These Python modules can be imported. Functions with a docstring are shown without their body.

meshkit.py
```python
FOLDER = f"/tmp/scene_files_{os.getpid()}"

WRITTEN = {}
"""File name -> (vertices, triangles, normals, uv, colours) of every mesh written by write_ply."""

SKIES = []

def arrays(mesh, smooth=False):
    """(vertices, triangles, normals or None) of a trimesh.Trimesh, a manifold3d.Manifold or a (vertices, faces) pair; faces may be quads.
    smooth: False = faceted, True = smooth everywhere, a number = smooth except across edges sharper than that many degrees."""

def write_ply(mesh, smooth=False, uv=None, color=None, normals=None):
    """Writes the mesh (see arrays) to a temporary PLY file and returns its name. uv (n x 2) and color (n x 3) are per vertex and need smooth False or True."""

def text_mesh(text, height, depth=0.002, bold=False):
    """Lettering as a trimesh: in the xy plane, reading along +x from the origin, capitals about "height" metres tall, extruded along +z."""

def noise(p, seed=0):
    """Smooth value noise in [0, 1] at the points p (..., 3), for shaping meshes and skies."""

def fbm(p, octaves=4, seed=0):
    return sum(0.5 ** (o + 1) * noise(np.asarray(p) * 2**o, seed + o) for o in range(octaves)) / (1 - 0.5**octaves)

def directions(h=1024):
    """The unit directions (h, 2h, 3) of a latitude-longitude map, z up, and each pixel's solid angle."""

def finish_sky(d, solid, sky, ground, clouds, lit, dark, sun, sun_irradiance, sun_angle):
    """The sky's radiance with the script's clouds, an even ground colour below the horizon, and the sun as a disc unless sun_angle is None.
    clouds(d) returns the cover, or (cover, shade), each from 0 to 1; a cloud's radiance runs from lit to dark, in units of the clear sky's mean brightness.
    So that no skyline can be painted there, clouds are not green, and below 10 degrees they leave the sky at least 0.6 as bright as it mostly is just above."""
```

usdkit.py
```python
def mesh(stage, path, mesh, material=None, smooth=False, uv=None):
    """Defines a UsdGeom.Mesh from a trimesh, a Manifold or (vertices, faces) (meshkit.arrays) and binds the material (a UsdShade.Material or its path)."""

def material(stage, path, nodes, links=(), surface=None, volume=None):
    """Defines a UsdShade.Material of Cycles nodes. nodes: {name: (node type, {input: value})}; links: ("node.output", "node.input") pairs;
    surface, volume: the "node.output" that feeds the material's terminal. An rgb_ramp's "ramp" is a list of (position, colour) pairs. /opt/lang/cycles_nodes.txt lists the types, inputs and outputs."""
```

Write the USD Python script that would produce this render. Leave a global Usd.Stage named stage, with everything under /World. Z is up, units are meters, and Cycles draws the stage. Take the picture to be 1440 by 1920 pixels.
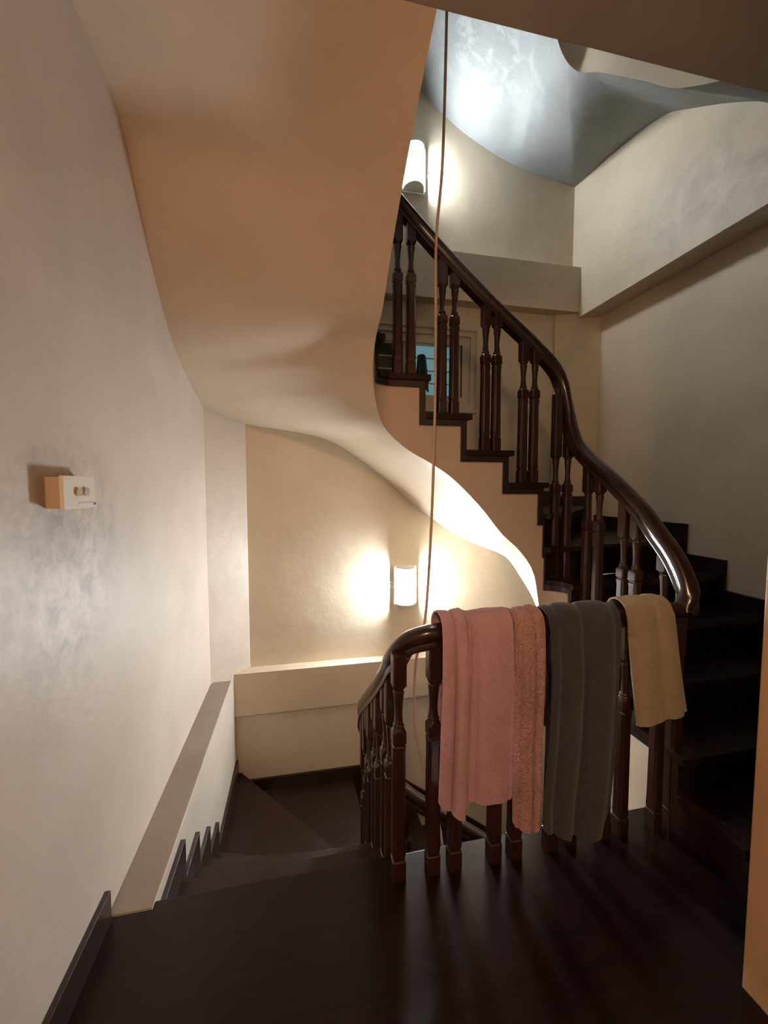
import math
import numpy as np
import trimesh
from scipy.interpolate import PchipInterpolator
from shapely.geometry import Polygon
from pxr import Usd, UsdGeom, UsdLux, UsdShade, Gf, Sdf
import usdkit, meshkit

stage = Usd.Stage.CreateInMemory()
UsdGeom.SetStageUpAxis(stage, UsdGeom.Tokens.z)
UsdGeom.SetStageMetersPerUnit(stage, 1.0)
UsdGeom.Xform.Define(stage, '/World')
rng = np.random.default_rng(7)

# ------------------------------------------------------------------ camera, light, exposure
F_PX, YAW, PITCH = 760.0, math.radians(11.9), math.radians(3.6)
EXPOSURE = 3.02
cam = UsdGeom.Camera.Define(stage, '/World/camera')
fw = np.array([math.sin(YAW) * math.cos(PITCH), math.cos(YAW) * math.cos(PITCH), -math.sin(PITCH)])
rt = np.array([math.cos(YAW), -math.sin(YAW), 0.0]); up = np.cross(rt, fw)
cam.AddTransformOp().Set(Gf.Matrix4d(*[float(v) for v in (*rt, 0, *up, 0, *(-fw), 0, 0, 0, 0, 1)]))
cam.CreateHorizontalApertureAttr(36.0); cam.CreateVerticalApertureAttr(48.0)
cam.CreateFocalLengthAttr(36.0 * F_PX / 1440.0)
cam.CreateClippingRangeAttr(Gf.Vec2f(0.02, 100))
cam.CreateExposureAttr(EXPOSURE)
cam.CreateFStopAttr(0.0)

sky = UsdLux.DomeLight.Define(stage, '/World/sky')                 # dusk, seen only through the window's glass
sky.CreateIntensityAttr(0.09); sky.CreateColorAttr(Gf.Vec3f(0.72, 0.88, 0.92))

LAMP = 53.0            # radiance of the wall lamps' diffusers
dl = UsdLux.DiskLight.Define(stage, '/World/passage_lamp')          # warm shaded lamp high on the wall of the passage behind the photographer
dl.AddTranslateOp().Set(Gf.Vec3d(-0.50, -1.42, 1.33)); dl.AddRotateZOp().Set(-14.0); dl.AddRotateXOp().Set(35.0)
dl.CreateRadiusAttr(0.12); dl.CreateIntensityAttr(30.0); dl.CreateColorAttr(Gf.Vec3f(1.0, 0.61, 0.35))

# ------------------------------------------------------------------ materials
def mat(name, nodes, links, surface='p.BSDF'):
    return usdkit.material(stage, '/World/Looks/' + name, nodes, links, surface=surface)

def plaster(name, col, col2, rough=0.55, bump=0.25, edge=0.006, stains=()):
    n = {'g': ('geometry', {}),
         'big': ('noise_texture', {'scale': 1.7, 'detail': 5.0, 'roughness': 0.6}),
         'rb': ('rgb_ramp', {'ramp': [(0.32, col2), (0.62, col)]}),
         'fine': ('noise_texture', {'scale': 60.0, 'detail': 4.0}),
         'lump': ('noise_texture', {'scale': 5.0, 'detail': 3.0}),
         'sum': ('math', {'math_type': 'multiply_add', 'value2': 9.0}),
         'bv': ('bevel', {'samples': 6, 'radius': edge}),
         'b': ('bump', {'strength': bump, 'distance': 0.0016}),
         'p': ('principled_bsdf', {'roughness': rough, 'specular_ior_level': 0.45})}
    l = [('g.position', 'big.vector'), ('g.position', 'fine.vector'), ('g.position', 'lump.vector'), ('big.fac', 'rb.fac'),
         ('lump.fac', 'sum.value1'), ('fine.fac', 'sum.value3'), ('sum.value', 'b.height'), ('bv.bevel', 'b.normal'), ('b.normal', 'p.normal')]
    last = 'rb.color'
    for i, (c, rad, colr, amount, scale, lo, hi) in enumerate(stains):     # grime with its own ragged outline, round a point c with radii rad
        s = 's%d' % i
        n.update({s + 'm': ('mapping', {'location': tuple(-a / b for a, b in zip(c, rad)), 'scale': tuple(1.0 / b for b in rad)}),
                  s + 'l': ('vector_math', {'math_type': 'length'}),
                  s + 'd': ('map_range', {'from_min': 1.0, 'from_max': 0.25, 'to_min': 0.0, 'to_max': 1.0, 'clamp': True}),
                  s + 'n': ('noise_texture', {'scale': scale, 'detail': 7.0, 'roughness': 0.68, 'distortion': 0.4}),
                  s + 'r': ('map_range', {'from_min': lo, 'from_max': hi, 'to_min': 0.0, 'to_max': amount, 'clamp': True}),
                  s + 'x': ('math', {'math_type': 'multiply'}),
                  s + 'c': ('mix_color', {'b': colr})})
        l += [('g.position', s + 'm.vector'), (s + 'm.vector', s + 'l.vector1'), (s + 'l.value', s + 'd.value'), ('g.position', s + 'n.vector'),
              (s + 'n.fac', s + 'r.value'), (s + 'd.result', s + 'x.value1'), (s + 'r.result', s + 'x.value2'), (s + 'x.value', s + 'c.fac'), (last, s + 'c.a')]
        last = s + 'c.result'
    l.append((last, 'p.base_color'))
    return mat(name, n, l)

def wood(name, col, col2, rough=0.28, scale=(3.0, 3.0, 40.0), spec=0.5, coat=0.3):
    return mat(name, {'t': ('texture_coordinate', {}), 'm': ('mapping', {'scale': scale}),
                      'n': ('noise_texture', {'scale': 2.0, 'detail': 6.0, 'roughness': 0.6, 'distortion': 0.8}),
                      'r': ('rgb_ramp', {'ramp': [(0.35, col2), (0.65, col)]}),
                      'bv': ('bevel', {'samples': 4, 'radius': 0.004}),
                      'b': ('bump', {'strength': 0.12, 'distance': 0.0008}),
                      'p': ('principled_bsdf', {'roughness': rough, 'specular_ior_level': spec, 'coat_weight': coat, 'coat_roughness': 0.12})},
               [('t.object', 'm.vector'), ('m.vector', 'n.vector'), ('n.fac', 'r.fac'), ('r.color', 'p.base_color'), ('n.fac', 'b.height'), ('bv.bevel', 'b.normal'), ('b.normal', 'p.normal')])

def plain(name, col, rough=0.5, **k):
    return mat(name, {'p': ('principled_bsdf', {'base_color': col, 'roughness': rough, **k})}, [])

def terry(name, col, col2, pattern=0.0):
    n = {'t': ('texture_coordinate', {}), 'n': ('noise_texture', {'scale': 190.0, 'detail': 3.0}), 'w': ('noise_texture', {'scale': 9.0, 'detail': 4.0}),
         'r': ('rgb_ramp', {'ramp': [(0.30, tuple(0.72 * c for c in col2)), (0.48, col2), (0.70, col)]}), 'sp': ('math', {'math_type': 'multiply_add', 'value2': 0.55}), 'wh': ('math', {'math_type': 'multiply', 'value2': 0.45}),
         'h': ('math', {'math_type': 'add'}), 'v': ('noise_texture', {'scale': 26.0, 'detail': 1.0, 'distortion': 2.5}),
         'vr': ('map_range', {'from_min': 0.47, 'from_max': 0.55, 'to_min': 0.0, 'to_max': pattern, 'clamp': True}),
         'b': ('bump', {'strength': 0.8, 'distance': 0.005}),
         'p': ('principled_bsdf', {'roughness': 0.95, 'specular_ior_level': 0.1, 'sheen_weight': 0.25, 'sheen_roughness': 0.5})}
    return mat(name, n, [('t.object', 'n.vector'), ('t.object', 'w.vector'), ('t.object', 'v.vector'), ('w.fac', 'wh.value1'), ('n.fac', 'sp.value1'), ('wh.value', 'sp.value3'), ('sp.value', 'r.fac'), ('r.color', 'p.base_color'),
                         ('v.fac', 'vr.value'), ('vr.result', 'h.value1'), ('n.fac', 'h.value2'), ('h.value', 'b.height'), ('b.normal', 'p.normal')])

CREAM, CREAM2 = (0.71, 0.61, 0.46), (0.63, 0.53, 0.39)
GRIME = (0.15, 0.125, 0.11)
M = {}
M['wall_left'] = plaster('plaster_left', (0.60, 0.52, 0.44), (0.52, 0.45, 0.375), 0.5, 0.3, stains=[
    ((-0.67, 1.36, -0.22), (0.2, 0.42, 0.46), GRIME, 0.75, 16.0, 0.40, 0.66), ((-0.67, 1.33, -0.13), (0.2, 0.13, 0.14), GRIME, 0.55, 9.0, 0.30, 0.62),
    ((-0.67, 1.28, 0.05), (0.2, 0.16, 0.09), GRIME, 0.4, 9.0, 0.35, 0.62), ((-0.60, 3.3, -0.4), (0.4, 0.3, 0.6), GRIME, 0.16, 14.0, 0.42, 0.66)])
M['wall'] = plaster('plaster_wall', CREAM, CREAM2, 0.5, 0.3, stains=[
    ((2.51, 2.1, 1.85), (0.3, 0.9, 0.45), GRIME, 0.35, 5.0, 0.42, 0.66), ((2.3, 3.42, 2.35), (0.35, 0.2, 0.5), (0.3, 0.25, 0.18), 0.25, 5.0, 0.42, 0.66)])
M['ledge'] = plaster('plaster_dusty', (0.27, 0.225, 0.175), (0.22, 0.18, 0.14), 0.75, 0.3)
M['beam'] = plaster('plaster_beam', (0.66, 0.55, 0.42), (0.58, 0.48, 0.36), 0.55, 0.2)
M['soffit'] = plaster('plaster_soffit', (0.63, 0.505, 0.385), (0.57, 0.45, 0.34), 0.42, 0.2, edge=0.025)
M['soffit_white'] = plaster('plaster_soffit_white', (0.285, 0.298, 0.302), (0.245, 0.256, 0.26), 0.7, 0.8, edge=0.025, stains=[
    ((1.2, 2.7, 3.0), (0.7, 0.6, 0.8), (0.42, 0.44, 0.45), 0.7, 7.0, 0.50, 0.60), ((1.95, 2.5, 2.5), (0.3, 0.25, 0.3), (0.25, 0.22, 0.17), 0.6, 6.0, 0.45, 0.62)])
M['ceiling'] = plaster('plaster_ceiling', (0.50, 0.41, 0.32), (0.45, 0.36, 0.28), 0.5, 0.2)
M['orange_wall'] = plaster('plaster_passage', (0.62, 0.40, 0.22), (0.55, 0.34, 0.18), 0.5, 0.2)
M['floor'] = wood('dark_floor_wood', (0.014, 0.0055, 0.005), (0.008, 0.0035, 0.003), 0.26, (2.0, 22.0, 3.0), 0.3, 0.0)
M['tread'] = wood('dark_tread_wood', (0.026, 0.010, 0.008), (0.016, 0.0065, 0.005), 0.32, (3.0, 12.0, 3.0), 0.3, 0.0)
M['riser'] = wood('dark_riser_wood', (0.022, 0.009, 0.007), (0.014, 0.006, 0.005), 0.55, (3.0, 3.0, 10.0), 0.12, 0.0)
M['skirt'] = wood('dark_skirting_wood', (0.026, 0.014, 0.010), (0.016, 0.009, 0.007), 0.35, (4.0, 4.0, 10.0))
M['rail'] = wood('mahogany_rail', (0.045, 0.017, 0.012), (0.024, 0.009, 0.007), 0.24, (6.0, 6.0, 6.0))
M['baluster'] = wood('mahogany_baluster', (0.048, 0.018, 0.013), (0.028, 0.011, 0.008), 0.26, (22.0, 22.0, 2.5))
M['pink'] = terry('terry_pink', (0.63, 0.385, 0.45), (0.55, 0.34, 0.40))
M['lace'] = terry('terry_salmon_patterned', (0.57, 0.345, 0.355), (0.49, 0.285, 0.28), 1.0)
M['grey'] = terry('terry_grey', (0.078, 0.079, 0.100), (0.064, 0.065, 0.082))
M['beige'] = terry('terry_beige', (0.50, 0.41, 0.29), (0.43, 0.35, 0.24))
M['green'] = terry('cloth_green', (0.012, 0.06, 0.045), (0.008, 0.04, 0.03))
M['cord'] = plain('cord_tan', (0.52, 0.38, 0.27), 0.5)
M['white_plastic'] = plain('white_plastic', (0.72, 0.66, 0.58), 0.35)
M['box_plastic'] = plain('warm_lit_box_plastic', (0.52, 0.38, 0.27), 0.5)  # cream box; the warm lamplight on it is put into this colour
M['chrome'] = plain('chrome', (0.75, 0.74, 0.72), 0.15, metallic=1.0)
M['bracket'] = plain('white_metal', (0.70, 0.72, 0.70), 0.4)
M['dark_metal'] = plain('dark_screw', (0.08, 0.08, 0.08), 0.4)
M['frame'] = plaster('window_paint', (0.60, 0.52, 0.40), (0.54, 0.46, 0.35), 0.4, 0.1, edge=0.003)
M['pane_dark'] = plain('smoked_glass', (0.03, 0.05, 0.05), 0.12)
M['pane_blue'] = mat('frosted_glass', {'p': ('principled_bsdf', {'base_color': (0.25, 0.42, 0.46), 'roughness': 0.35, 'transmission_weight': 0.5})}, [])
def lamp_glass(name, power):                # shaped emission: full at the sides, weakened in front to dim the landing
    return mat(name, {'g': ('geometry', {}), 'x': ('separate_xyz', {}), 'a': ('math', {'math_type': 'absolute'}), 'q': ('math', {'math_type': 'power', 'value2': 2.0}),
                      'm': ('math', {'math_type': 'multiply_add', 'value2': -0.68 * power, 'value3': power}), 'e': ('emission', {'color': (0.90, 0.97, 1.0)})},
               [('g.normal', 'x.vector'), ('x.y', 'a.value1'), ('a.value', 'q.value1'), ('q.value', 'm.value1'), ('m.value', 'e.strength')], surface='e.emission')
M['lamp'] = lamp_glass('lamp_diffuser', LAMP); M['lamp_high'] = lamp_glass('lamp_diffuser_high', LAMP * 0.55)

# ------------------------------------------------------------------ scene helpers
used = {}
def path_of(name, parent='/World'):
    parent = str(parent)
    k = used.get((parent, name), 0); used[(parent, name)] = k + 1
    return parent + '/' + (name if k == 0 else '%s_%03d' % (name, k))

def tag(prim, label=None, cat=None, group=None, kind=None):
    for k, v in (('label', label), ('category', cat), ('group', group), ('kind', kind)):
        if v: prim.SetCustomDataByKey(k, v)

def thing(name, label, cat=None, kind=None, group=None):
    x = UsdGeom.Xform.Define(stage, path_of(name)); tag(x.GetPrim(), label, cat, group, kind)
    return str(x.GetPath())

def part(name, mesh, m, parent, smooth=False, label=None):
    p = path_of(name, parent)
    pr = usdkit.mesh(stage, p, mesh, M[m] if isinstance(m, str) else m, smooth=smooth).GetPrim()
    if label: pr.SetCustomDataByKey('label', label)
    return p

def single(name, mesh, m, label, cat=None, kind=None, smooth=False, group=None):
    p = path_of(name); pr = usdkit.mesh(stage, p, mesh, M[m], smooth=smooth).GetPrim(); tag(pr, label, cat, group, kind)
    return p

cat_ = trimesh.util.concatenate
def box(x0, x1, y0, y1, z0, z1):
    b = trimesh.creation.box((x1 - x0, y1 - y0, z1 - z0)); b.apply_translation(((x0 + x1) / 2, (y0 + y1) / 2, (z0 + z1) / 2)); return b

def prism(poly, z0, z1):
    poly = Polygon(poly).buffer(0)
    m = trimesh.creation.extrude_polygon(poly, z1 - z0, engine='earcut'); m.apply_translation((0, 0, z0)); return m

def vprism(pts, n, t):
    """Flat polygon of 3-D points in a vertical plane, made t thick along n."""
    pts = np.asarray(pts, float); n = np.asarray(n, float) / np.linalg.norm(n)
    h = np.cross([0, 0, 1.0], n); o = pts[0]
    uv = np.stack([(pts - o) @ h, (pts - o)[:, 2]], 1)
    m = trimesh.creation.extrude_polygon(Polygon(uv).buffer(0), t, engine='earcut')
    v = m.vertices; m.vertices = o + v[:, :1] * h + np.array([[0, 0, 1.0]]) * v[:, 1:2] + v[:, 2:3] * n
    m.fix_normals(); return m

def grid(P, flip=False):
    P = np.asarray(P, float); a, b = P.shape[:2]
    i = np.arange(a * b).reshape(a, b)
    q = np.stack([i[:-1, :-1], i[1:, :-1], i[1:, 1:], i[:-1, 1:]], -1).reshape(-1, 4)
    if flip: q = q[:, ::-1]
    f = np.vstack([q[:, [0, 1, 2]], q[:, [0, 2, 3]]])
    return trimesh.Trimesh(P.reshape(-1, 3), f, process=False)

def sheet(P, t):
    """A surface grid with real thickness t (closed)."""
    P = np.asarray(P, float); a, b = P.shape[:2]
    g = grid(P); n = g.vertex_normals.reshape(P.shape)
    A, B = P + n * t / 2, P - n * t / 2
    ring = lambda Q: np.concatenate([Q[0, :], Q[1:, -1], Q[-1, -2::-1], Q[-2:0:-1, 0]])
    ra, rb = ring(A), ring(B)
    s = np.stack([np.vstack([rb, rb[:1]]), np.vstack([ra, ra[:1]])], 0)
    m = cat_([grid(A), grid(B, True), grid(s)]); m.merge_vertices(); return m

def catmull(pts, n=12):
    P = np.asarray(pts, float); P = np.vstack([2 * P[0] - P[1], P, 2 * P[-1] - P[-2]]); out = []
    for i in range(1, len(P) - 2):
        p0, p1, p2, p3 = P[i - 1:i + 3]
        for t in np.linspace(0, 1, n, endpoint=False):
            out.append(0.5 * (2 * p1 + (p2 - p0) * t + (2 * p0 - 5 * p1 + 4 * p2 - p3) * t * t + (3 * p1 - p0 - 3 * p2 + p3) * t ** 3))
    out.append(P[-2]); return np.array(out)

def sweep(path, section, n=12, capped=True):
    """Sweeps a section (side, up) along a curve; the side axis stays level."""
    p = catmull(path, n); d = np.gradient(p, axis=0); d /= np.linalg.norm(d, axis=1, keepdims=True)
    side = np.stack([d[:, 1], -d[:, 0], 0 * d[:, 0]], 1)
    for _ in range(4): side[1:-1] = (side[:-2] + 2 * side[1:-1] + side[2:]) / 4
    side /= np.linalg.norm(side, axis=1, keepdims=True)
    side -= (side * d).sum(1, keepdims=True) * d; side /= np.linalg.norm(side, axis=1, keepdims=True)
    u = np.cross(side, d); s = np.asarray(section, float); s = np.vstack([s, s[:1]])
    P = p[:, None] + s[None, :, :1] * side[:, None] + s[None, :, 1:] * u[:, None]
    ms = [grid(P)]
    if capped:
        k = len(s) - 1
        for e, fl in ((0, False), (-1, True)):
            c = P[e, :k]; v = np.vstack([c, c.mean(0)]); f = np.array([[i, (i + 1) % k, k] for i in range(k)])
            ms.append(trimesh.Trimesh(v, f[:, ::-1] if fl else f, process=False))
    m = cat_(ms); m.merge_vertices(); m.fix_normals(); return m

def tube(path, r, n=8, k=10):
    a = np.linspace(0, 2 * np.pi, k, endpoint=False)
    p = catmull(path, n); d = np.gradient(p, axis=0); d /= np.linalg.norm(d, axis=1, keepdims=True)
    x = np.cross(d, [0.3, 1.0, 0.1]); x /= np.linalg.norm(x, axis=1, keepdims=True); y = np.cross(d, x)
    P = p[:, None] + r * (np.cos(a)[None, :, None] * x[:, None] + np.sin(a)[None, :, None] * y[:, None])
    m = grid(np.concatenate([P, P[:, :1]], 1)); m.merge_vertices(); return m

# ------------------------------------------------------------------ the stair's plan (eye level is z = 0)
FLOOR, STOREY = -1.5, 3.47
WL, WB, WR = -0.67, 3.445, 2.70          # left wall, back wall, right wall
EDGE = 1.49                              # landing edge
CEIL, CEDGE = 1.51, 1.317
YF, RAD = 2.25, 0.13
def xl(y): return float(np.interp(y, [1.3, 2.12], [0.45, 0.39]))
XL1, XR = 0.39, 1.60
arc_r = [(XR - RAD + RAD * math.cos(a), YF - RAD + RAD * math.sin(a)) for a in np.linspace(0, math.pi / 2, 13)]
arc_l = [(XL1 + RAD - RAD * math.sin(a), YF - RAD + RAD * math.cos(a)) for a in np.linspace(0, math.pi / 2, 13)]
INNER = np.array([(XR, y) for y in np.linspace(1.0, YF - RAD, 15)[:-1]] + arc_r + [(x, YF) for x in np.linspace(XR - RAD, XL1 + RAD, 22)[1:-1]] + arc_l
                 + [(xl(y), y) for y in np.linspace(YF - RAD, CEDGE, 15)[1:]])
S_IN = np.concatenate([[0], np.cumsum(np.linalg.norm(np.diff(INNER, axis=0), axis=1))])
def s_of(x, y):
    t = np.linspace(0, S_IN[-1], 4000); q = np.stack([np.interp(t, S_IN, INNER[:, i]) for i in (0, 1)], 1)
    return t[np.argmin(((q - (x, y)) ** 2).sum(1))]
def inner(s): return np.stack([np.interp(s, S_IN, INNER[:, i]) for i in (0, 1)], -1)
def inner_normal(s):                       # towards the well
    d = inner(np.asarray(s) + 0.004) - inner(np.asarray(s) - 0.004); d /= np.linalg.norm(d, axis=-1, keepdims=True)
    return np.stack([-d[..., 1], d[..., 0]], -1)
IN_Z = [(1.60, 1.10, -2.05), (1.60, 1.512, -1.80), (1.60, 1.742, -1.558), (1.60, 2.035, -1.248), (1.572, 2.2, -1.08), (1.50, 2.246, -0.90), (1.467, 2.25, -0.74),
        (1.44, 2.25, -0.575), (1.349, 2.25, -0.42), (1.203, 2.25, -0.284), (1.061, 2.25, -0.12), (0.856, 2.25, 0.069), (0.758, 2.25, 0.13), (0.598, 2.25, 0.219),
        (0.465, 2.23, 0.35), (0.393, 2.15, 0.60), (0.392, 2.08, 0.74), (0.402, 1.96, 0.83), (0.418, 1.78, 1.06), (0.43, 1.62, 1.235), (0.445, 1.45, 1.40), (0.45, CEDGE, CEIL)]
_s = np.array([s_of(x, y) for x, y, z in IN_Z]); in_z = PchipInterpolator(_s, [z for *_, z in IN_Z])
OUT = [(2.51, 1.10, -2.0), (2.51, 1.5, -1.75), (2.51, 1.855, -1.386), (2.51, 2.3, -1.04), (2.51, 2.5, -0.91), (2.51, 2.93, -0.80), (2.51, WB, -0.735), (1.98, WB, -0.66), (1.472, WB, -0.475),
       (1.015, WB, -0.178), (0.632, WB, 0.147), (0.181, WB, 0.409), (-0.41, WB, 0.50), (WL, 3.2, 0.575), (WL, 2.887, 0.649), (WL, 2.546, 0.762), (WL, 2.29, 0.944),
       (WL, 2.04, 1.243), (WL, 1.92, 1.41), (WL, 1.80, 1.47), (WL, 1.645, 1.50), (WL, CEDGE, CEIL)]
OP = np.array(OUT); S_OUT = np.concatenate([[0], np.cumsum(np.linalg.norm(np.diff(OP[:, :2], axis=0), axis=1))])
out_z = PchipInterpolator(S_OUT, OP[:, 2])
def so_of(x, y):
    t = np.linspace(0, S_OUT[-1], 4000); q = np.stack([np.interp(t, S_OUT, OP[:, i]) for i in (0, 1)], 1)
    return t[np.argmin(((q - (x, y)) ** 2).sum(1))]
ST_I = [s_of(1.60, 1.325), s_of(1.60, 2.12), s_of(1.47, 2.25), s_of(0.52, 2.25), s_of(0.39, 2.12), s_of(0.45, CEDGE)]
ST_O = [so_of(2.51, 1.325), so_of(2.51, 2.5), so_of(1.9, WB), so_of(0.3, WB), so_of(WL, 2.75), so_of(WL, CEDGE)]
U = np.concatenate([np.linspace(i, i + 1, 30, endpoint=False) for i in range(5)] + [[5.0]])

def soffit_points(dz, nv=20):
    si, so = np.interp(U, range(6), ST_I), np.interp(U, range(6), ST_O)
    so = np.sort(np.unique(np.concatenate([so]))) if False else so
    I = np.column_stack([inner(si), in_z(si)]); O = np.column_stack([np.interp(so, S_OUT, OP[:, 0]), np.interp(so, S_OUT, OP[:, 1]), out_z(so)])
    v = np.linspace(0, 1, nv)[None, :, None]
    P = I[:, None] * (1 - v) + O[:, None] * v
    # plan corners of the outer line are kept sharp by snapping the nearest ruling to them
    for cx, cy in ((2.51, WB), (-0.41, WB), (WL, 3.2)):
        k = np.argmin(np.hypot(O[:, 0] - cx, O[:, 1] - cy)); tgt = np.array([cx, cy, float(out_z(so_of(cx, cy)))])
        P[k] = I[k][None] * (1 - v[0]) + tgt[None] * v[0]
    P[..., 2] += dz
    return P

# risers: plan ends on the well side and on the wall side, 1 (lowest) to 18 (landing edge)
def risers(wl, wb, wr):
    R = {k: ((XR, 2.10 - 0.245 * (5 - k)), (wr, 2.12 - 0.245 * (5 - k))) for k in range(1, 6)}
    R[6] = ((1.500, 2.246), (wr, 2.40)); R[7] = ((1.487, 2.249), (wr, wb)); R[8] = ((1.475, 2.25), (1.475, wb))
    R[9] = ((1.236, YF), (1.236, wb)); R[10] = ((0.965, YF), (0.965, wb)); R[11] = ((0.712, YF), (0.712, wb))
    R[12] = ((0.418, 2.202), (0.40, wb)); R[13] = ((0.403, 2.178), (wl, wb)); R[14] = ((0.394, 2.15), (wl, 2.43)); R[15] = ((0.3925, 2.08), (wl, 2.20))
    R[16] = ((xl(1.93), 1.93), (wl, 1.97)); R[17] = ((xl(1.72), 1.72), (wl, 1.73)); R[18] = ((xl(EDGE), EDGE), (wl, EDGE))
    return R
LEVEL_UP = [-1.5, -1.325, -1.15, -0.965, -0.775, -0.58, -0.375, -0.17, 0.0235, 0.214, 0.419, 0.629, 0.82, 1.01, 1.20, 1.39, 1.59, 1.78, 1.97]
LEVEL_DOWN = [-4.97, -4.76, -4.55, -4.34, -4.12, -3.90, -3.69, -3.48, -3.27, -3.08, -2.89, -2.70, -2.51, -2.345, -2.185, -2.015, -1.845, -1.67, -1.5]
TT, NOSE, OVER = 0.032, 0.028, 0.028      # tread thickness, nosing, overhang into the well

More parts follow.
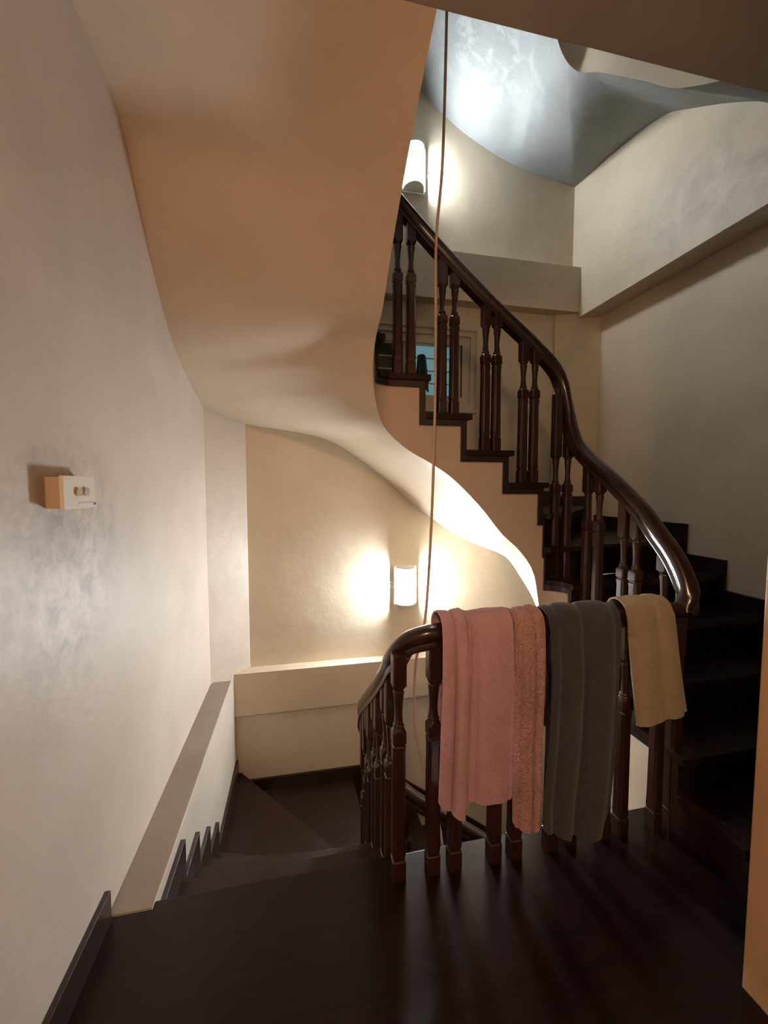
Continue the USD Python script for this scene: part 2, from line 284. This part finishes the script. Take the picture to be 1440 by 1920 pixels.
def staircase(label, levels, wl, wb, wr, dz, soffit_mat, stringer_mat, treads=True, name='staircase'):
    t = thing(name, label, 'staircase')
    P = soffit_points(dz)
    part('soffit', grid(P), soffit_mat, t, smooth=40, label='smooth curved plaster underside')
    R = risers(wl, wb, wr); sk = {k: s_of(*R[k][0]) for k in R}
    s0, s1 = ST_I[0], ST_I[-1]
    ss, zt = [], []
    bounds = [s0] + [sk[k] for k in range(1, 19)] + [s1]
    for k in range(19):
        a, b = bounds[k], bounds[k + 1]
        if b <= a: continue
        q = np.linspace(a, b, max(2, int((b - a) / 0.02) + 1)); ss += list(q); zt += [levels[k] - (TT if treads else 0.0) + 0.004] * len(q)
    ss, zt = np.array(ss), np.array(zt); zb = in_z(ss) + dz; q = inner(ss)
    if not treads: zb = np.maximum(zb, CEIL + 0.01)
    zt = np.maximum(zt, zb + 0.02)
    part('stringer', grid(np.stack([np.column_stack([q, zb]), np.column_stack([q, zt])], 1), True), stringer_mat, t, smooth=30, label='plastered stair side facing the open well')
    if not treads: return t
    for k in range(1, 18):
        (a, A), (b, B) = R[k], R[k + 1]
        z = levels[k]
        sa, sb = sk[k], sk[k + 1]
        line = inner(np.linspace(sa, sb, 8)); nn = inner_normal(np.linspace(sa, sb, 8))
        d = np.array(A) - a; d = d / np.linalg.norm(d); f = np.array([d[1], -d[0]])           # down the flight
        if np.dot(f, np.array(a) - np.array(b)) + np.dot(f, np.array(A) - np.array(B)) < 0: f = -f
        n0 = line + nn * OVER
        poly = [tuple(np.array(A) + f * NOSE), tuple(n0[0] + f * NOSE)] + [tuple(x) for x in n0] + [tuple(np.array(B))]
        if k in (6, 7): pass
        if k in (12, 13) and False: pass
        pl = Polygon(poly).buffer(0)
        if pl.geom_type != 'Polygon': pl = max(pl.geoms, key=lambda g: g.area)
        pl = pl.intersection(Polygon([(wl + .002, 0), (wr - .002, 0), (wr - .002, wb - .002), (wl + .002, wb - .002)]))
        m = trimesh.creation.extrude_polygon(pl, TT, engine='earcut'); m.apply_translation((0, 0, z - TT))
        part('tread', m, 'tread', t)
        A2, a2 = np.array(A) - d * 0.002, np.array(a)
        part('riser', vprism([(*a2, levels[k - 1]), (*A2, levels[k - 1]), (*A2, z - TT), (*a2, z - TT)], np.array([-f[0], -f[1], 0]), 0.018), 'riser', t)
        # dark board along the stepped top of the stringer: below the tread and down the riser
        q = np.linspace(sa, sb, 8); I0, I1 = inner(q), inner(q) + inner_normal(q) * 0.014
        zz0, zz1 = z - TT - 0.036, z - TT
        ring = lambda Z: np.stack([np.column_stack([I0, np.full(8, Z)]), np.column_stack([I1, np.full(8, Z)])])
        lo, hi = ring(zz0), ring(zz1)
        ms = [grid(np.stack([lo[0], lo[1], hi[1], hi[0]], 0))]
        w = min(0.034, (sb - sa) * 0.6); q = np.linspace(sa, sa + w, 3); I0, I1 = inner(q), inner(q) + inner_normal(q) * 0.014
        zl = levels[k - 1] - TT - 0.036
        L0, L1 = np.column_stack([I1, np.full(3, zl)]), np.column_stack([I1, np.full(3, zz0)])
        K0, K1 = np.column_stack([I0, np.full(3, zl)]), np.column_stack([I0, np.full(3, zz0)])
        ms.append(grid(np.stack([L0, L1], 0)))
        ms.append(grid(np.stack([[K0[-1], L0[-1]], [K1[-1], L1[-1]]], 0))); ms.append(grid(np.stack([[K0[0], L0[0]], [K1[0], L1[0]]], 0)))
        part('string_trim', cat_(ms), 'skirt', t)
    return t

# ------------------------------------------------------------------ the room shell
TOP, BOT = 5.4, -5.2
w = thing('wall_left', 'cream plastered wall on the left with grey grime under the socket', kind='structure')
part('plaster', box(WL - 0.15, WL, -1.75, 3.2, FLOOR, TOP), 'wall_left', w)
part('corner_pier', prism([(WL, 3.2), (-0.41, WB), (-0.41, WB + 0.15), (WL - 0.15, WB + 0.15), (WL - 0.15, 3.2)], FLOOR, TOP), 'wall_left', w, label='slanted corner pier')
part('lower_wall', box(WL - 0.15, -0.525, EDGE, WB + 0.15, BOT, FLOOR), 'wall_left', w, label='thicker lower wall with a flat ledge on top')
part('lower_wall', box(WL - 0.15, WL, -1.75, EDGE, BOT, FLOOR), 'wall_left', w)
part('ledge', box(WL, -0.53, EDGE + .002, 3.22, FLOOR - .004, FLOOR + 0.003), 'ledge', w, label='dusty grey brown ledge top')

# back wall with the window opening of the upper flight
wx0, wx1, wz0, wz1 = 0.30, 1.43, 0.735, 1.275
WBL = 3.42
w = thing('wall_back', 'cream back wall with projecting beams, behind the open stairwell', kind='structure')
Y1 = WB + 0.15
part('plaster', box(-0.41, WR + .15, WB, Y1, FLOOR, wz0), 'wall', w)
part('plaster', box(-0.41, wx0, WB, Y1, wz0, wz1), 'wall', w)
part('plaster', box(wx1, WR + .15, WB, Y1, wz0, wz1), 'wall', w)
part('plaster', box(-0.41, WR + .15, WB, Y1, wz1, TOP), 'wall', w)
part('beam', box(-0.525, 2.51, 3.327, Y1, -1.85, FLOOR), 'beam', w, label='plastered beam with a narrow ledge below the lit lamp')
part('beam', box(-0.41, 2.51, 3.327, WB + .01, 1.572, 1.965), 'beam', w, label='plastered beam crossing above the window')
part('lower_wall', box(-0.525, WR + .15, 3.36, Y1, BOT, -1.85), 'beam', w)
part('corner_pier', prism([(2.33, WB + .01), (2.33, WBL), (WR, 3.28), (WR, WB + .01)], -1.5, 1.572), 'wall', w)

w = thing('wall_right', 'cream plastered wall on the right above the dark steps', kind='structure')
part('plaster', box(WR, WR + 0.15, -1.75, WB, BOT, 1.53), 'wall', w)
part('beam', box(2.51, WR + 0.15, -1.75, WB, 1.53, TOP), 'wall', w, label='thicker upper wall overhanging with a shaded underside')

single('wall_front', box(WL - .15, WR + .15, -1.75, -1.6, BOT, TOP), 'wall', 'plain wall of the passage behind the camera', kind='structure')
single('wall_passage', box(1.285, 1.42, -1.6, 0.88, FLOOR, CEIL), 'orange_wall', 'orange brown wall end at the right edge of the landing', kind='structure')

single('floor', cat_([prism([(WL, -1.6), (WR, -1.6), (WR, EDGE - .3), (XR + 0.02, EDGE - .3), (XR + 0.02, EDGE + NOSE), (-0.527, EDGE + NOSE), (-0.527, EDGE), (WL, EDGE)], FLOOR - 0.035, FLOOR),
                      box(WL, XR, EDGE - 0.02, EDGE, FLOOR - 0.17, FLOOR - 0.035)]), 'floor',
       'dark polished wooden landing floor in front of the stairwell', kind='structure')
single('floor_slab', box(WL, WR, -1.6, CEDGE, FLOOR - 0.46, FLOOR - 0.036), 'beam', 'concrete slab carrying the landing', kind='structure')
single('floor_below', box(WL, WR, -1.6, WB, BOT, -4.97), 'floor', 'dark floor at the foot of the stairwell', kind='structure')
t = thing('ceiling', 'flat dim brown plaster ceiling over the landing', kind='structure')
part('plaster', box(WL, 2.51, -1.6, CEDGE, CEIL, 1.94), 'ceiling', t)
part('plaster', box(2.51, WR, -1.6, CEDGE, CEIL, 1.529), 'ceiling', t)
single('ceiling_above', box(WL, 2.51, -1.6, WB, TOP - .1, TOP), 'ceiling', 'ceiling closing the stairwell far above', kind='structure')

# ------------------------------------------------------------------ staircases
st = staircase('wooden stairs climbing from the right and turning along the window wall', LEVEL_UP, WL, WBL, WR, 0.0, 'soffit', 'soffit')
sd = staircase('dark wooden stairs winding down from the landing on the left', LEVEL_DOWN, -0.525, 3.36, WR, -STOREY, 'soffit', 'soffit')
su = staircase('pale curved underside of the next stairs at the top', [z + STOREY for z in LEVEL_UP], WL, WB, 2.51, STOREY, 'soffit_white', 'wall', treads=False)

part('string_board', vprism([(XR, 1.05, FLOOR), (XR, EDGE + .03, FLOOR), (XR, EDGE + .03, -1.186), (XR, 1.37, -1.186), (XR, 1.37, -1.36), (XR, 1.05, -1.36)], (-1, 0, 0), 0.02), 'tread', st)

# skirting boards
def stepped_skirt(edges, plane, axis_pos, n, h=0.12, t=0.018):
    """edges: [(y_start, y_end, tread level)], board standing h above each tread along a wall at x = axis_pos."""
    ms = []
    for y0, y1, z0, z1 in edges:
        ms.append(box(min(axis_pos, axis_pos + n * t), max(axis_pos, axis_pos + n * t), y0, y1, z0, z1))
    return cat_(ms)
b = thing('baseboard_left', 'dark stepped skirting teeth along the lower left wall', kind='structure')
part('board', box(WL, WL + 0.018, -1.6, EDGE - 0.01, FLOOR, FLOOR + 0.11), 'skirt', b)
lv = LEVEL_DOWN
yn = [EDGE, 1.73, 1.97, 2.20, 2.43]
for i, k in enumerate((17, 16, 15, 14)):
    y0 = yn[i] + (0.1 if i else 0.005); y1 = yn[i + 1] + 0.10
    part('board', vprism([(-0.525, y0, lv[k] - (0.10 if i else 0.12)), (-0.525, y1, lv[k] - 0.10), (-0.525, y1, lv[k] + 0.125), (-0.525, y0, lv[k] + 0.125 if i else min(lv[k] + 0.125, FLOOR - 0.01))], (1, 0, 0), 0.02), 'skirt', b)
part('board', vprism([(-0.525, 2.53, lv[13] - 0.1), (-0.525, 3.34, lv[13] - 0.1), (-0.525, 3.34, lv[13] + 0.125), (-0.525, 2.53, lv[13] + 0.125)], (1, 0, 0), 0.02), 'skirt', b)
b = thing('baseboard_back', 'dark skirting boards along the back wall beside the stairs', kind='structure')
part('board', vprism([(-0.505, 3.36, lv[12] - .05), (0.37, 3.36, lv[12] - .05), (0.37, 3.36, lv[11] - .03), (0.55, 3.36, lv[11] - .03), (0.55, 3.36, lv[12] + 0.09), (-0.505, 3.36, lv[12] + 0.1)], (0, -1, 0), 0.02), 'skirt', b)
part('board', vprism([(0.55, 3.36, -2.6), (2.4, 3.36, -3.95), (2.4, 3.36, -3.735), (0.78, 3.36, -2.52), (0.55, 3.36, -2.42)], (0, -1, 0), 0.02), 'skirt', b)
part('board', box(1.50, 2.335, WBL - 0.018, WBL, -0.40, -0.045), 'skirt', b)
part('board', prism([(2.335, WBL), (2.325, WBL - 0.018), (2.66, 3.277), (2.668, 3.292)], -0.60, -0.09), 'skirt', b)
b = thing('baseboard_right', 'dark stepped skirting climbing the right wall', kind='structure')
yr = [0.6] + [2.12 - 0.245 * (5 - k) for k in range(1, 6)] + [2.40]
for k in range(0, 6):
    y0, y1 = yr[k] - 0.045, yr[k + 1] - 0.045
    part('board', box(WR - 0.02, WR, y0 if k else -1.6, y1, LEVEL_UP[k] - 0.22 if k else FLOOR, LEVEL_UP[k] + 0.105), 'skirt', b)
part('board', box(WR - 0.02, WR, 2.355, 3.27, LEVEL_UP[6] - 0.22, LEVEL_UP[6] + 0.11), 'skirt', b)

# ------------------------------------------------------------------ balustrades
RAIL = [(-0.030, -0.040), (0.030, -0.040), (0.033, -0.030), (0.028, -0.016), (0.036, -0.004), (0.039, 0.010), (0.036, 0.026), (0.026, 0.036), (0.010, 0.041),
        (-0.010, 0.041), (-0.026, 0.036), (-0.036, 0.026), (-0.039, 0.010), (-0.036, -0.004), (-0.028, -0.016), (-0.033, -0.030)]

def ngon(half, chamfer):
    h, c = half, chamfer
    return np.array([(h, -h + c), (h, h - c), (h - c, h), (-h + c, h), (-h, h - c), (-h, -h + c), (-h + c, -h), (h - c, -h)])
def ring_stack(levels):
    """levels: (z, half width, chamfer) rings from bottom to top; a full chamfer gives a turned, near round ring."""
    P = np.array([np.column_stack([ngon(h, c * h), np.full(8, z)]) for z, h, c in levels])
    P = np.concatenate([P, P[:, :1]], 1); m = grid(P, True)
    for e, fl in ((0, True), (-1, False)):
        c = P[e, :8]; f = np.array([[0, i, i + 1] for i in range(1, 7)]); m = cat_([m, trimesh.Trimesh(c, f[:, ::-1] if fl else f, process=False)])
    m.merge_vertices(); m.fix_normals(); return m
RND = 0.586
def baluster_mesh(x, y, z0, z1, neck=0.575, w=0.026):
    n0 = z0 + neck; n1 = n0 + 0.155
    sq = 0.2
    L = [(z0, w, sq), (z0 + 0.075, w, sq), (z0 + 0.078, w * .86, sq), (z0 + 0.084, w * .86, sq), (z0 + 0.10, w * 0.98, 0.3), (z0 + 0.12, w, 0.42), (n0 - 0.10, w * .93, 0.42), (n0 - 0.072, w * .98, .3), (n0 - 0.068, w * .84, sq), (n0 - 0.062, w * .84, sq), (n0 - 0.058, w, sq),
         (n0 - 0.018, w, sq), (n0 - 0.006, w * .82, RND), (n0, w * .70, RND), (n0 + 0.006, w * .80, RND), (n0 + 0.013, w * .62, RND), (n0 + 0.05, w * .52, RND), (n0 + 0.10, w * .62, RND),
         (n0 + 0.135, w * .78, RND), (n0 + 0.142, w * .66, RND), (n0 + 0.149, w * .86, RND), (n1, w * .9, RND), (n1 + 0.006, w, sq), (z1, w, sq)]
    m = ring_stack(L); m.apply_translation((x, y, 0)); return m
def baluster(parent, x, y, z0, z1, **k):
    part('baluster', baluster_mesh(x, y, z0, z1, **k), 'baluster', parent, smooth=35)

YB = 1.425
LP = [(1.615, YB, -0.545), (1.5, YB, -0.538), (1.2, YB, -0.54), (0.9, YB, -0.548), (0.56, YB, -0.556), (0.46, YB + .002, -0.565), (0.395, YB + 0.035, -0.60), (0.36, 1.51, -0.68), (0.357, 1.60, -0.775),
      (0.357, 1.83, -0.96), (0.357, 2.10, -1.16), (0.357, 2.26, -1.29), (0.375, 2.33, -1.42), (0.43, 2.345, -1.62), (0.52, 2.33, -1.78), (0.70, 2.31, -1.95), (1.05, 2.31, -2.22), (1.40, 2.31, -2.49), (1.56, 2.31, -2.62)]
ba = thing('balustrade', 'dark wooden guard rail of the landing hung with towels, dropping down on the left', 'balustrade')
part('handrail', sweep(LP, RAIL, 10), 'rail', ba, smooth=50)
for x in (0.493, 0.582, 0.752, 0.842, 1.008, 1.092, 1.258, 1.346, 1.52, 1.603):
    baluster(ba, x, YB, FLOOR, -0.565, neck=0.615)
baluster(ba, 0.357, YB + .005, FLOOR, -0.62, neck=0.60)
def rail_z(path, x=None, y=None):
    p = catmull(path, 20); return p
lp = catmull(LP, 20)
def lz(y):
    q = lp[(lp[:, 0] < 0.40) & (lp[:, 1] < 2.3)]; return float(np.interp(y, q[:, 1], q[:, 2]))
for y, k in ((1.555, 17), (1.64, 17), (1.79, 16), (1.87, 16), (2.0, 15), (2.07, 15), (2.15, 14), (2.24, 13)):
    baluster(ba, 0.357, y, LEVEL_DOWN[k], lz(y) - 0.025, neck=0.56)
q2 = lp[(lp[:, 1] > 2.3) & (lp[:, 0] > 0.5)]
for x, k in ((0.558, 11), (0.636, 11), (0.824, 10), (0.90, 10), (1.097, 9), (1.17, 9)):
    baluster(ba, x, 2.31, LEVEL_DOWN[k], float(np.interp(x, q2[:, 0], q2[:, 2])) - 0.03, neck=0.52)

UP = [(1.625, 1.418, -0.545), (1.655, 1.43, -0.46), (1.662, 1.50, -0.335), (1.662, 1.60, -0.225), (1.662, 1.714, -0.11), (1.662, 1.895, 0.03), (1.662, 2.08, 0.155), (1.662, 2.19, 0.25),
      (1.658, 2.25, 0.36), (1.645, 2.28, 0.50), (1.615, 2.295, 0.64), (1.555, 2.292, 0.735), (1.40, 2.285, 0.865), (1.12, 2.283, 1.075), (0.85, 2.283, 1.30), (0.62, 2.283, 1.51),
      (0.50, 2.283, 1.63), (0.43, 2.28, 1.72), (0.37, 2.24, 1.85), (0.345, 2.17, 2.0), (0.345, 2.0, 2.2), (0.36, 1.7, 2.45), (0.37, 1.5, 2.6)]
bu = thing('balustrade', 'dark wooden banister climbing the upper stairs with paired turned balusters', 'balustrade')
part('handrail', sweep(UP, RAIL, 10), 'rail', bu, smooth=50)
upc = catmull(UP, 20)
def uz_x(x):
    q = upc[(upc[:, 1] > 2.278) & (upc[:, 0] < 1.62)]; q = q[np.argsort(q[:, 0])]; return float(np.interp(x, q[:, 0], q[:, 2]))
def uz_y(y):
    q = upc[(upc[:, 0] > 1.64) & (upc[:, 2] < 0.45)]; q = q[np.argsort(q[:, 1])]; return float(np.interp(y, q[:, 1], q[:, 2]))
for x, k in ((0.558, 11), (0.636, 11), (0.824, 10), (0.90, 10), (1.097, 9), (1.17, 9), (1.348, 8), (1.425, 8)):
    baluster(bu, x, 2.283, LEVEL_UP[k], uz_x(x) - 0.03, neck=0.575)
baluster(bu, 1.585, 2.283, LEVEL_UP[5], 0.57, neck=0.605); baluster(bu, 1.655, 2.262, LEVEL_UP[5], 0.38, neck=0.605)
for y, k in ((1.475, 2), (1.555, 2), (1.72, 3), (1.80, 3), (1.985, 4), (2.08, 4)):
    baluster(bu, 1.662, y, LEVEL_UP[k], uz_y(y) - 0.03, neck={2: 0.60, 3: 0.55, 4: 0.585}[k])
for y, k in ((2.06, 15), (1.98, 15), (1.84, 16), (1.76, 16), (1.62, 17), (1.55, 17)):
    q = upc[(upc[:, 0] < 0.42) & (upc[:, 2] > 1.8)]; q = q[np.argsort(q[:, 1])]
    baluster(bu, 0.355, y, LEVEL_UP[k], float(np.interp(y, q[:, 1], q[:, 2])) - 0.03, neck=0.50)

# ------------------------------------------------------------------ towels over the landing rail
def drape(x_edges, front, back, folds, seed, amp=1.0, nu=70, thick=0.007, ytop=-0.487, back_shift=0.0):
    """x_edges: [(z, x0, x1)]; front: [(u, z)] hem line; back: z of the rear hem; folds: [(u, width, depth)] rolls towards the viewer."""
    u = np.linspace(0, 1, nu); hem = np.interp(u, [a for a, _ in front], [b for _, b in front])
    r, zc = 0.052, ytop - 0.045
    tb = np.linspace(0, 1, 22)[:-1]; ta = np.linspace(0, np.pi, 13); tf = np.linspace(0, 1, 46)[1:]
    rows = []
    ze = np.array([e[0] for e in x_edges])[::-1]; xa = np.array([e[1] for e in x_edges])[::-1]; xb = np.array([e[2] for e in x_edges])[::-1]
    prof = np.zeros(nu)
    for c, wd, dp in folds: prof += dp * np.sqrt(np.clip(1 - np.abs((u - c) / wd) ** 2.4, 0, 1))
    nz = lambda z, k: meshkit.fbm(np.column_stack([u * 5 + seed, np.full(nu, z * 3.0), np.full(nu, k)]), 3, seed) - 0.5
    def row(y, z, front_amt, sh=0.0):
        z = np.broadcast_to(z, u.shape)
        x0, x1 = np.interp(z, ze, xa), np.interp(z, ze, xb)
        x = x0 + (x1 - x0) * u + sh
        rows.append(np.column_stack([x, y, z]))
    for q in tb:
        z = back + (zc - back) * q; row(YB + r + 0.012 * (1 - q) + 0.4 * prof * (1 - q) + 0.012 * nz(z, 3), np.full(nu, z), 0, back_shift * (1 - q))
    for a in ta:
        lift = 0.35 * prof + 0.010 * nz(0.0, 1)
        row(YB + (r + lift) * np.cos(a), zc + (0.050 + lift) * np.sin(a), 0)
    for q in tf:
        z = zc + (hem - zc) * q; g = 0.35 + 0.65 * min(1, q * 3)
        row(YB - r - 0.006 - amp * prof * g - 0.014 * q - 0.012 * nz(0.6 * q, 1) * min(1, 4 * q), z, q)
    P = np.array(rows); m = sheet(P, thick); return m

def towel(name, label, mesh, m):
    single(name, mesh, m, label, 'towel', smooth=60)
towel('bath_towel', 'salmon pink terry towel in long folds, leftmost on the landing rail',
      drape([(-0.45, 0.505, 0.785), (-0.7, 0.500, 0.783), (-1.2, 0.482, 0.780)], [(0, -1.145), (0.04, -1.165), (0.17, -1.185), (0.185, -1.19), (0.20, -1.205), (0.33, -1.222), (0.40, -1.205), (0.43, -1.18), (0.97, -1.185), (1, -1.165)],
            -1.0, [(0.08, 0.10, 0.032), (0.27, 0.075, 0.040), (0.36, 0.05, 0.014), (0.75, 0.24, 0.024), (0.99, 0.03, 0.014)], 3), 'pink')
towel('bath_towel', 'longer patterned salmon cloth between the pink and the grey towels',
      drape([(-0.45, 0.792, 0.918), (-0.7, 0.792, 0.924), (-1.0, 0.790, 0.912), (-1.2, 0.792, 0.912), (-1.35, 0.794, 0.905)], [(0, -1.295), (0.1, -1.318), (0.6, -1.335), (0.85, -1.32), (1, -1.28)],
            -0.74, [(0.45, 0.2, 0.020), (0.8, 0.12, 0.030)], 5, nu=50, back_shift=-0.012), 'lace')
towel('bath_towel', 'long dark grey terry towel in the middle of the landing rail',
      drape([(-0.45, 0.935, 1.262), (-0.7, 0.955, 1.262), (-1.0, 0.945, 1.255), (-1.25, 0.922, 1.235), (-1.4, 0.93, 1.21)], [(0, -1.33), (0.06, -1.36), (0.36, -1.395), (0.39, -1.375), (0.45, -1.39), (0.60, -1.41), (0.95, -1.395), (1.0, -1.33)],
            -1.02, [(0.06, 0.05, 0.012), (0.30, 0.13, 0.026), (0.70, 0.20, 0.034)], 8, back_shift=-0.055), 'grey')
towel('hand_towel', 'short beige hand towel at the right end of the landing rail',
      drape([(-0.43, 1.283, 1.50), (-0.6, 1.296, 1.53), (-0.8, 1.318, 1.562), (-0.96, 1.338, 1.592)], [(0, -0.975), (0.1, -0.985), (0.6, -0.968), (1, -0.945)],
            -1.0, [(0.35, 0.2, 0.010), (0.78, 0.14, 0.018)], 11, ytop=-0.470, nu=50), 'beige')

# ------------------------------------------------------------------ wall lamps
def wall_lamp(label, x, z, glass):
    t = thing('wall_lamp', label, 'wall lamp', group=None)
    a = np.linspace(0, np.pi, 19); R, D, H = 0.088, 0.115, 0.31
    C = [(x + R * math.cos(k), WB - 0.006 - D * math.sin(k)) for k in a]
    part('diffuser', prism(C, z - H / 2, z + H / 2), glass, t, smooth=30, label='glowing white half round shade')
    part('back_plate', box(x - 0.094, x + 0.094, WB - 0.005, WB, z - H / 2 - .012, z + H / 2 + .012), 'bracket', t)
    for zz in (z - H / 2 - 0.010, z + H / 2 + 0.001):  # opaque caps; the upper one is added to cut light thrown upward
        part('end_cap', prism([(x + 1.06 * (px - x), WB - 0.005 + 1.06 * (py - WB + 0.005)) for px, py in C], zz, zz + 0.009), 'bracket', t)
    for s in (-1, 1):  # added rims that keep lamp light off the wall close by
        part('light_shield_rim', box(min(x + s * 0.094, x + s * 0.099), max(x + s * 0.094, x + s * 0.099), WB - 0.040, WB, z - H / 2 - .012, z + H / 2 + .012), 'bracket', t)
    for s in (-1, 1):
        b = part('bracket', box(min(x + s * 0.094, x + s * 0.155), max(x + s * 0.094, x + s * 0.155), WB - 0.004, WB, z - 0.035, z + 0.030), 'bracket', t)
        c = trimesh.creation.cylinder(0.006, 0.006, sections=12); c.apply_transform(trimesh.transformations.rotation_matrix(math.pi / 2, (1, 0, 0))); c.apply_translation((x + s * 0.135, WB - 0.006, z + 0.01))
        part('screw', c, 'dark_metal', b)
wall_lamp('lit white half round wall lamp on the back wall behind the landing rail', 0.910, -0.866, 'lamp')
wall_lamp('lit white wall lamp high above, half hidden behind the curved soffit', 0.972, 2.63, 'lamp_high')

# ------------------------------------------------------------------ socket on the left wall
t = thing('wall_socket', 'square white socket on a surface box on the left wall', 'wall socket')
part('back_box', box(WL, WL + 0.036, 1.262, 1.432, -0.060, 0.026), 'box_plastic', t, label='side box with warm lamplight put into its colour')
pl = part('face_plate', box(WL + 0.036, WL + 0.046, 1.258, 1.436, -0.064, 0.030), 'white_plastic', t)
for y in (1.330, 1.372):
    c = trimesh.creation.cylinder(0.013, 0.008, sections=24); c.apply_transform(trimesh.transformations.rotation_matrix(math.pi / 2, (0, 1, 0))); c.apply_translation((WL + 0.049, y, -0.016))
    part('knob', c, 'chrome', t)
part('label_strip', box(WL + 0.046, WL + 0.047, 1.33, 1.41, -0.050, -0.046), 'box_plastic', t)
c = trimesh.creation.cylinder(0.004, 0.003, sections=12); c.apply_transform(trimesh.transformations.rotation_matrix(math.pi / 2, (0, 1, 0))); c.apply_translation((WL + 0.0465, 1.426, -0.053)); part('screw', c, 'dark_metal', t)

# ------------------------------------------------------------------ hanging cord
single('hanging_wire', tube([(0.70, 1.85, 4.6), (0.69, 1.85, 3.2), (0.677, 1.85, 2.135), (0.663, 1.85, 1.487), (0.636, 1.85, 1.133), (0.637, 1.85, 0.7), (0.635, 1.85, 0.283), (0.62, 1.85, -0.225), (0.594, 1.85, -0.641), (0.549, 1.85, -0.849), (0.540, 1.85, -1.09), (0.557, 1.85, -1.255), (0.62, 1.85, -1.52), (0.70, 1.85, -1.9), (0.72, 1.85, -3.0)], 0.0065),
       'cord', 'thin tan wire hanging down the open stairwell', 'wire', smooth=True)

# ------------------------------------------------------------------ window behind the upper flight
t = thing('window_1', 'cream framed louvre window low behind the upper banister', kind='structure')
def frame(x0, x1, z0, z1, wd, y0, y1):
    return cat_([box(x0, x1, y0, y1, z0, z0 + wd), box(x0, x1, y0, y1, z1 - wd, z1), box(x0, x0 + wd, y0, y1, z0 + wd, z1 - wd), box(x1 - wd, x1, y0, y1, z0 + wd, z1 - wd)])
part('architrave', frame(0.18, 1.55, 0.665, 1.36, 0.05, WB - 0.03, WB), 'frame', t)
part('architrave_edge', frame(0.165, 1.565, 0.65, 1.375, 0.018, WB - 0.042, WB), 'frame', t)
part('outer_frame', frame(0.23, 1.50, 0.715, 1.31, 0.07, WB - 0.012, WB + 0.05), 'frame', t)
part('sash', frame(0.955, 1.425, 0.745, 1.285, 0.055, WB + 0.01, WB + 0.05), 'frame', t, label='right sash frame')
part('sash', frame(0.30, 0.955, 0.745, 1.285, 0.055, WB + 0.01, WB + 0.05), 'frame', t, label='left sash frame')
for i in range(4):
    z0 = 0.80 + i * 0.108
    m = box(1.01, 1.37, -0.004, 0.004, 0, 0.112); m.apply_transform(trimesh.transformations.rotation_matrix(0.16, (1, 0, 0))); m.apply_translation((0, WB + 0.06, z0))
    part('pane', m, 'pane_blue', t, label='pale frosted louvre pane' if i == 0 else None)
    part('glazing_bar', box(1.01, 1.37, WB + 0.030, WB + 0.042, z0 - 0.006, z0 + 0.004), 'frame', t)
    m = box(0.355, 0.90, -0.004, 0.004, 0, 0.112); m.apply_transform(trimesh.transformations.rotation_matrix(0.16, (1, 0, 0))); m.apply_translation((0, WB + 0.06, z0))
    part('pane', m, 'pane_dark', t, label='dark louvre pane' if i == 0 else None)
    part('glazing_bar', box(0.355, 0.90, WB + 0.030, WB + 0.042, z0 - 0.006, z0 + 0.004), 'frame', t)

# dark green rag hanging on the window's middle stile
uu, vv = np.meshgrid(np.linspace(0, 1, 24), np.linspace(0, 1, 24), indexing='ij')
xx = 1.045 + (uu - 0.5) * (0.07 + 0.07 * vv) ; zz = 1.13 - 0.30 * vv - 0.03 * np.abs(uu - 0.5)
yy = WB - 0.05 - 0.016 * np.sin(uu * 11) * (0.4 + vv) - 0.01 * np.sin(vv * np.pi)
single('hanging_rag', sheet(np.stack([xx, yy, zz], -1), 0.006), 'green', 'dark green rag hanging in front of the window', 'cloth', smooth=50)
